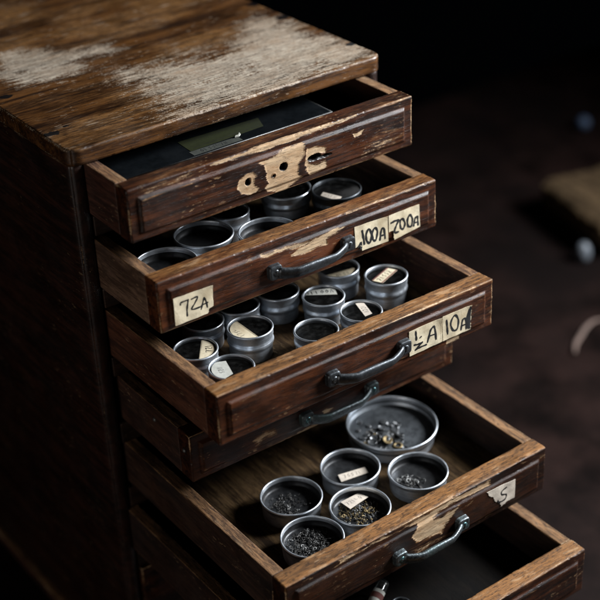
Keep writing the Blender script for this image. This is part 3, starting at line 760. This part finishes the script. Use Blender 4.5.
G3 = 'glass topped tins in the 10A drawer'; G2 = 'tins in the 7ZA drawer'; G5 = 'open tins in the long drawer'
H3 = 22.0
tin(3, -97.2, 80.2, 16.9, H3, 'glass topped tin with a cream slip over its right side, nearest the 7ZA label', G3, slip=[(-83, 92), (-70, 85), (-85, 58), (-103.5, 65)], ns=3, seed=1, blotch=True)
tin(3, -70.6, 112.0, 16.6, H3, 'plain tin half under the 7ZA drawer, behind the tin with the blotted cream slip', G3)
tin(3, -50.2, 76.5, 17.8, H3+2.5, 'tall ridged tin with a cream slip cut along one chord of its lid', G3, slip=[(-53.2, 100), (-53.8, 52), (-75, 55), (-75, 100)], ns=4, seed=2)
tin(3, -89.8, 43.1, 17.2, H3-1, 'low tin with a soiled grey slip, in the drawer corner', G3, slip=[(-97, 58.5), (-87.5, 53.8), (-93, 36), (-103, 34), (-105.5, 48)], ns=3, papermat=M_papergrey, seed=3)
tin(3, -35.4, 115.2, 17.0, H3, 'plain tin tucked under the 7ZA drawer behind the tall ridged tin', G3)
tin(3, -.5, 109.5, 16.8, H3+2, 'unmarked tall tin under the handle of the 7ZA drawer', G3)
tin(3, 24.3, 82.0, 17.1, H3, 'glass topped tin with a mottled strip of print along the far side of its lid', G3, slip=[(14, 94), (20, 98.5), (40, 88), (35, 78)], ns=6, papermat=M_papergrey, seed=4, blotch=True)
tin(3, 59.3, 108.7, 17.2, H3+2, 'tall tin with a cream crescent slip, under the 100A label', G3, slip=[(41, 105.5), (77, 98.5), (65, 86), (42, 88)], ns=4, seed=5)
tin(3, 80.6, 72.6, 17.4, H3+2.5, 'rightmost tall tin with a reddish edged slip across its lid', G3, slip=[(67.5, 74.5), (90, 83), (94, 74.5), (71.4, 65.6)], ns=5, seed=6, blotch=True, band=True)
tin(3, 33.3, 45.4, 16.7, H3-1, 'low tin with a narrow pale slip pointing to the front edge', G3, slip=[(38, 58.5), (44.5, 57), (38.5, 38), (31.6, 38)], ns=4, papermat=M_paperw, seed=7)
tin(3, -10.7, 45.0, 17.2, H3-1, 'empty low glass topped tin, front centre behind the 10A drawer handle', G3)
H2 = 23.5
tin(2, -96.7, 42.9, 23.7, H2, 'wide dark empty tin in the left corner behind the 7ZA label', G2, lid=False, mat=M_tin)
tin(2, -50.8, 63.4, 23.2, H2, 'wide tin with a bright rim and black inside, second from the 7ZA label', G2, lid=False)
tin(2, -9.8, 34.2, 23.6, H2, 'wide open tin with a grey inner wall, below the bare wood screw holes', G2, lid=False)
tin(2, -12.8, 86.0, 16.5, H2-1, 'small ridged tin mostly hidden between two wide tins', G2)
tin(2, 48.0, 93.0, 20.8, H2-3, 'lidded tin under the bare patch of the top drawer, seen only by its side', G2)
tin(2, 77.2, 62.7, 20.3, H2-2, 'blackened tin with a pale slip, behind the 100A label', G2, mat=M_tin_dark, slip=[(61.5, 63), (67, 67), (73, 50), (66, 46)], ns=4, papermat=M_paperw, seed=9)
H5 = 17.0
tin(5, 68.0, 118.6, 38.8, H5, 'widest tin of all, holding a heap of shiny round discs', G5, lid=False, inside=M_tin_big)
tp = tin(5, 3.2, 93.7, 24.2, H5, 'open tin with a pale slip on its otherwise empty floor', G5, lid=False)
tin(5, 42.2, 55.1, 24.3, H5, 'open tin at the right with a few loose rings at one side', G5, lid=False)
tin(5, -21.5, 50.3, 24.1, H5, 'open tin holding brass scraps with a pale slip on top of them', G5, lid=False)
tin(5, -55.7, 94.1, 24.5, H5, 'leftmost open tin with a sprinkle of dark parts', G5, lid=False)
tin(5, -72.5, 44.8, 24.2, H5, 'open tin nearest the left front corner, its floor covered in black parts', G5, lid=False)

def slip_thing(i, poly, z, label, seed, tilt=(0, 0), ns=5):
    cx = sum(p[0] for p in poly)/len(poly); cy = sum(p[1] for p in poly)/len(poly)
    mb = MB(); P = sub_edge([(a-cx, b-cy) for a, b in poly])
    mb.prism([(a*MM, b*MM) for a, b in P], 0, .25*MM, 'z', 0)
    a = Vector(poly[1])-Vector(poly[0]); ang = math.atan2(a.y, a.x)
    scrib(mb, 0, 0, ang, ns, 4.0, .3, 1, seed, .42)
    o = mb.build('paper_slip', [M_paperw, M_inkf])
    place(o, i, cx, cy, z, 0, Euler((tilt[0], tilt[1], 0)).to_matrix().to_4x4())
    return tag(o, label, 'paper slip')
slip_thing(5, [(-5.5, 98.5), (18, 93.2), (16, 86.2), (-8.5, 90.2)], floor_z(5)+H5-8.0, 'pale slip of paper with faint writing, flat on the floor of an otherwise empty tin', 21, (0.06, 0))
slip_thing(5, [(-28.1, 66.5), (-8.5, 68.5), (-6.3, 59.0), (-28.7, 53.5)], floor_z(5)+H5-4.3, 'pale slip of paper resting on a heap of brass scraps', 22, (-.12, .1))

def bits(i, cx, cy, R, n, label, mats, seed, size=(.6, 1.8), off=(0, 0), spread=1.0, heap=0.0):
    """loose watch parts: wheels, screws, springs, pins"""
    r = random.Random(seed); mb = MB()
    for k in range(n):
        for _ in range(30):
            x = r.gauss(off[0], spread*R*.45); y = r.gauss(off[1], spread*R*.45)
            if math.hypot(x, y) < R-2.5: break
        else: continue
        hz = heap*max(0, 1-math.hypot(x-off[0], y-off[1])/(R*.8))
        z = 1.3+r.uniform(0, 1)*hz+.3
        s = r.uniform(*size); mi = r.choices(range(len(mats)), weights=[m[1] for m in mats])[0]
        rot = Euler((r.uniform(-.7, .7), r.uniform(-.7, .7), r.uniform(0, 6.28))).to_matrix()
        c = (x*MM, y*MM, z*MM); q = r.random()
        if q < .35:
            mb.lathe([(s*.45, -.15), (s, -.15), (s, .15), (s*.45, .15), (s*.45, -.15)], 14, c, mi, rot @ Matrix.Scale(MM, 3))
        elif q < .6:
            a = rot @ Vector((s*1.6, 0, 0))*MM; mb.tube([Vector(c)-a, Vector(c)+a], r.uniform(.18, .4)*MM, 6, mi)
        elif q < .8:
            pts = [Vector(c)+rot @ Vector((s*1.3*math.cos(t*.9), s*1.3*math.sin(t*.9), t*.12))*MM for t in range(6)]
            mb.tube(pts, .2*MM, 5, mi)
        else: mb.box(c, (s*1.3*MM, s*.8*MM, .3*MM), mi, rot)
    o = mb.build('watch_parts', [m[0] for m in mats]); place(o, i, cx, cy, floor_z(i)+H5-10.1)
    return tag(o, label, 'watch parts', None, 'stuff')
bits(5, -55.7, 94.1, 22.0, 130, 'sprinkle of dark tiny watch parts in the leftmost open tin', [(M_gunk, 6), (M_steel, 1)], 1, off=(-5, -1), spread=.75)
bits(5, -72.5, 44.8, 22.0, 330, 'layer of black tiny watch parts in the tin by the left front corner', [(M_gunk, 9), (M_steel, 1)], 2, size=(.5, 2.3), spread=1.0, heap=1)
bits(5, -21.5, 50.3, 22.0, 230, 'heap of brass scraps and springs under a paper slip', [(M_brass, 4), (M_gunk, 3), (M_steel, 2)], 3, off=(-3, 2), spread=.85, heap=3)
bits(5, 42.2, 55.1, 22.0, 46, 'few loose rings and springs in the tin at the right', [(M_gunk, 3), (M_steel, 3)], 4, size=(1.4, 2.8), off=(-10, 1), spread=.5, heap=1)
# discs heaped in the wide tin
spots = []; r5 = random.Random(8)
while len(spots) < 44:
    x = r5.gauss(-17, 9); y = r5.gauss(-4, 12); s = r5.uniform(2.0, 4.3)
    if math.hypot(x, y) > 33-s: continue
    lvl = sum(1 for q in spots if math.hypot(q[0]-x, q[1]-y) < (q[2]+s)*.72)
    if lvl > 2: continue
    spots.append((x, y, s, lvl))
for k in range(8):
    x = r5.uniform(-8, 14); y = r5.uniform(-6, 10); spots.append((x, y, r5.uniform(1.5, 2.8), 0))
for k, (x, y, s, lvl) in enumerate(spots):
    mb = MB(); th = .5
    if k % 6 == 0: prof = [(s*.55, 0), (s, 0), (s, th), (s*.55, th), (s*.55, 0)]
    elif k % 3 == 1: prof = [(0, 0), (s, 0), (s, th), (s*.7, th*1.5), (0, th*2.0)]
    else: prof = [(0, 0), (s, 0), (s*1.02, th*1.4), (s*.9, th*1.4), (s*.86, th*.6), (0, th*.6)]
    mb.lathe([(a*MM, b*MM) for a, b in prof], 26)
    o = mb.build('metal_disc', M_brass if k % 13 == 3 else (M_gunk if k % 6 == 5 else M_disc))
    place(o, 5, 68+x, 118.6+y, floor_z(5)+H5-8.7+lvl*1.4, r5.uniform(0, 6), Euler((r5.uniform(-.35, .35)*(lvl > 0), r5.uniform(-.35, .35)*(lvl > 0), 0)).to_matrix().to_4x4())
    tag(o, 'small shiny round disc lying in the widest tin', 'disc', 'small discs heaped in the widest tin')

# flat black case with an olive label in the top drawer
c0 = empty('flat_case'); place(c0, 1, -14, 66.5, floor_z(1))
tag(c0, 'flat black case with silver edge and olive label lying in the top drawer', 'case')
ch = 22.0
o = board('case_body', (-96, -24.5, 0), (96, 24.5, ch), (2, 2, 2), M_black, c0, r=1.1, wear=.2, seed=301)
mb = MB()
for a, b in (((-96, -24.5), (96, -24.5)), ((96, -24.5), (96, 24.5))):
    mb.tube([(a[0]*MM, a[1]*MM, (ch-.5)*MM), (b[0]*MM, b[1]*MM, (ch-.5)*MM)], .5*MM, 8)
mb.build('edge_strip', M_steel, c0)
mb = MB(); z0 = ch+.2
mb.prism([(a*MM, b*MM) for a, b in ((-31, -15), (-30, 6), (44, 4), (38, -12))], z0*MM-.0002, z0*MM, 'z', 0)
mb.prism([(a*MM, b*MM) for a, b in ((-33, -23), (-33, -15.6), (11, -15.6), (11, -23))], z0*MM-.0002, z0*MM, 'z', 1)
for q_ in (((-26, -11), (36, -9)), ((-26, 2.5), (39, 1.2))): stroke(mb, q_, .5, z0+.06, 'z', 2)
scrib(mb, -12, -19.2, 0, 7, 4.2, z0+.06, 2, 5, .55)
mb.build('case_label', [M_green, M_slipgrey, M_ink], c0)
mb = MB(); mb.prism([(a*MM, b*MM) for a, b in ((8, -17), (10, -15.2), (12, -15.6), (15, -12.5), (14.2, -15.5), (11.5, -17.4))], (z0+.5)*MM, (z0+1.4)*MM, 'z', 0)
mb.build('torn_paper', M_papergrey, c0)
# glass vial in the lowest open drawer
v0 = empty('glass_vial'); place(v0, 6, -21, 82, floor_z(6)+5.2, math.radians(206), Euler((0, .35, 0)).to_matrix().to_4x4())
tag(v0, 'small glass vial with a reddish paper band lying in the lowest open drawer', 'vial')
RY = Matrix.Rotation(math.radians(90), 3, 'Y') @ Matrix.Scale(MM, 3)
mb = MB(); mb.lathe([(0, -22), (4.2, -21.5), (5, -20), (5, 14), (4.4, 16), (2.8, 17.5), (2.8, 20)], 28, (0, 0, 0), 0, RY); mb.build('vial_glass', M_clear, v0)
mb = MB(); mb.lathe([(5.1, -12), (5.15, -12), (5.15, 8), (5.1, 8)], 28, (0, 0, 0), 0, RY)
mb.lathe([(5.2, -9), (5.25, -8.6), (5.25, -4.4), (5.2, -4)], 28, (0, 0, 0), 1, RY); mb.build('paper_band', [M_papergrey, M_red], v0)
mb = MB(); mb.lathe([(0, 17.6), (2.7, 17.6), (3.2, 20), (3.4, 23.5), (2.8, 24.6), (0, 24.8)], 24, (0, 0, 0), 0, RY); mb.build('stopper', M_steel, v0)
o = tin_mesh(7.5, 9, False, 1).build('small_tin', [M_tin_dark, M_tin_in]); place(o, 6, -6, 66, floor_z(6)+.05); tag(o, 'small dark metal cup beside the glass vial', 'tin')

# ------------------------------------------------------------------ table and what lies behind
ZTAB = ZB-10
n = 90
V, Q = [], []
xs = np.linspace(-900, 2300, n); ys = np.linspace(-1300, 900, n)
mb = MB(); Rw = MM
bt = board('tabletop', (-900, -1300, ZTAB-40), (2400, 900, ZTAB-.1), (20, 20, 10), M_table, None, r=3, wear=0, seed=400)
tag(bt, 'dark red-brown tabletop under and behind the drawer cabinet', None, None, 'structure')

M_block = wood('pale_block_wood', (.034, .022, .012), (.115, .075, .04), (.12, .074, .035), (.16, .115, .068), grain='y', rough=(.7, .9), coat=0, scratch=.2)
def block_shape(V, P, at, e):
    k = (V[:, 2]+27)/54
    P[:, 0] += 14*(1-k)*(V[:, 0] < 0)
    P[:, 2] += np.where(V[:, 2] > 0, 7*(fnoise(V, (.012, .03, .02), 5, 2)-.5)-6*sstep(60, 150, V[:, 0]), 0)
    at['worn'] = np.maximum(at['worn'], .6*fnoise(V, (.02, .05, .05), 9, 3))
    return P
o = board('wood_block', (-150, -95, -27), (150, 95, 27), (5, 5, 4), M_block, None, r=20, wear=.4, seed=77, plan=30, extra=block_shape)
o.location = (1.066, .345, (ZTAB+27)*MM); o.rotation_euler = (0, 0, math.radians(-13.9))
tag(o, 'rough pale brown block of wood lying on the table behind the cabinet', 'wood block')
mb = MB(); mb.lathe([(0, 0), (.007, .001), (.0105, .006), (.011, .014), (.0095, .022), (.005, .028), (0, .029)], 32)
o = mb.build('ceramic_knob', M_pale, loc=(.888, .314, ZTAB*MM)); tag(o, 'small white glazed knob in front of the pale wood block', 'knob')
mb = MB(); mb.lathe([(max(1e-5, .012*math.cos(a)), .012*math.sin(a)+.012) for a in [math.radians(-90+k*10) for k in range(19)]], 32)
o = mb.build('glint_bead', M_blue, loc=(1.222, .632, ZTAB*MM)); tag(o, 'small blue glint-imitating marble on the dark table beyond the wood block', 'bead')  # bead added to imitate a blurred blue glint
CV = [(.790, .184), (.778, .187), (.766, .186), (.752, .182), (.741, .177), (.728, .171), (.719, .165), (.709, .157), (.701, .149)]
pts = [(x, y, ZTAB*MM+.003+.002*math.sin(k)) for k, (x, y) in enumerate(CV)]
mb = MB(); mb.tube(pts, [.0012+.0024*math.sin(math.pi*(k+.6)/9) for k in range(len(pts))], 10, flat=.5)
o = mb.build('wood_shaving', M_shaving); tag(o, 'curled pale wood shaving on the dark tabletop', 'wood shaving')

# ------------------------------------------------------------------ camera
cam = bpy.data.cameras.new('camera'); co = bpy.data.objects.new('camera', cam); COL.objects.link(co); scene.camera = co
co.location = (-.40225, -.83679, .48549)
# fitted as Rz*Ry*Rx
co.rotation_mode = 'XYZ'; co.rotation_euler = (1.04225, .04256, -.6350)
cam.sensor_width = 36; cam.lens = 1376.23/600*36
cam.clip_start = .05; cam.clip_end = 50
cam.dof.use_dof = True; cam.dof.focus_distance = 1.04; cam.dof.aperture_fstop = 4.3; cam.dof.aperture_blades = 0

# ------------------------------------------------------------------ light
def area(name, loc, tgt, sx, sy, power, col, spread=180):
    l = bpy.data.lights.new(name, 'AREA'); l.shape = 'RECTANGLE'; l.size = sx; l.size_y = sy; l.energy = power; l.color = col; l.spread = math.radians(spread)
    o = bpy.data.objects.new(name, l); COL.objects.link(o); o.location = loc
    o.rotation_euler = (Vector(tgt)-Vector(loc)).to_track_quat('-Z', 'Y').to_euler(); return o
area('window_light', (1.345, -.56, .62), (.13, -.08, -.1), .5, .5, 37, (.93, .965, 1.0), 118)
area('room_fill', (-1.15, -.6, .02), (.0, -.05, .0), .6, .5, 1.0, (1.0, .92, .85), 90)
w = bpy.data.worlds.new('World'); scene.world = w; w.use_nodes = True
w.node_tree.nodes['Background'].inputs[0].default_value = (.6, .75, 1, 1); w.node_tree.nodes['Background'].inputs[1].default_value = .0006
scene.view_settings.view_transform = 'Standard'; scene.view_settings.look = 'None'
scene.view_settings.exposure = 0; scene.view_settings.gamma = 1
scene.cycles.use_denoising = True
scene.cycles.max_bounces = 8; scene.cycles.transparent_max_bounces = 12
scene.cycles.sample_clamp_indirect = 4
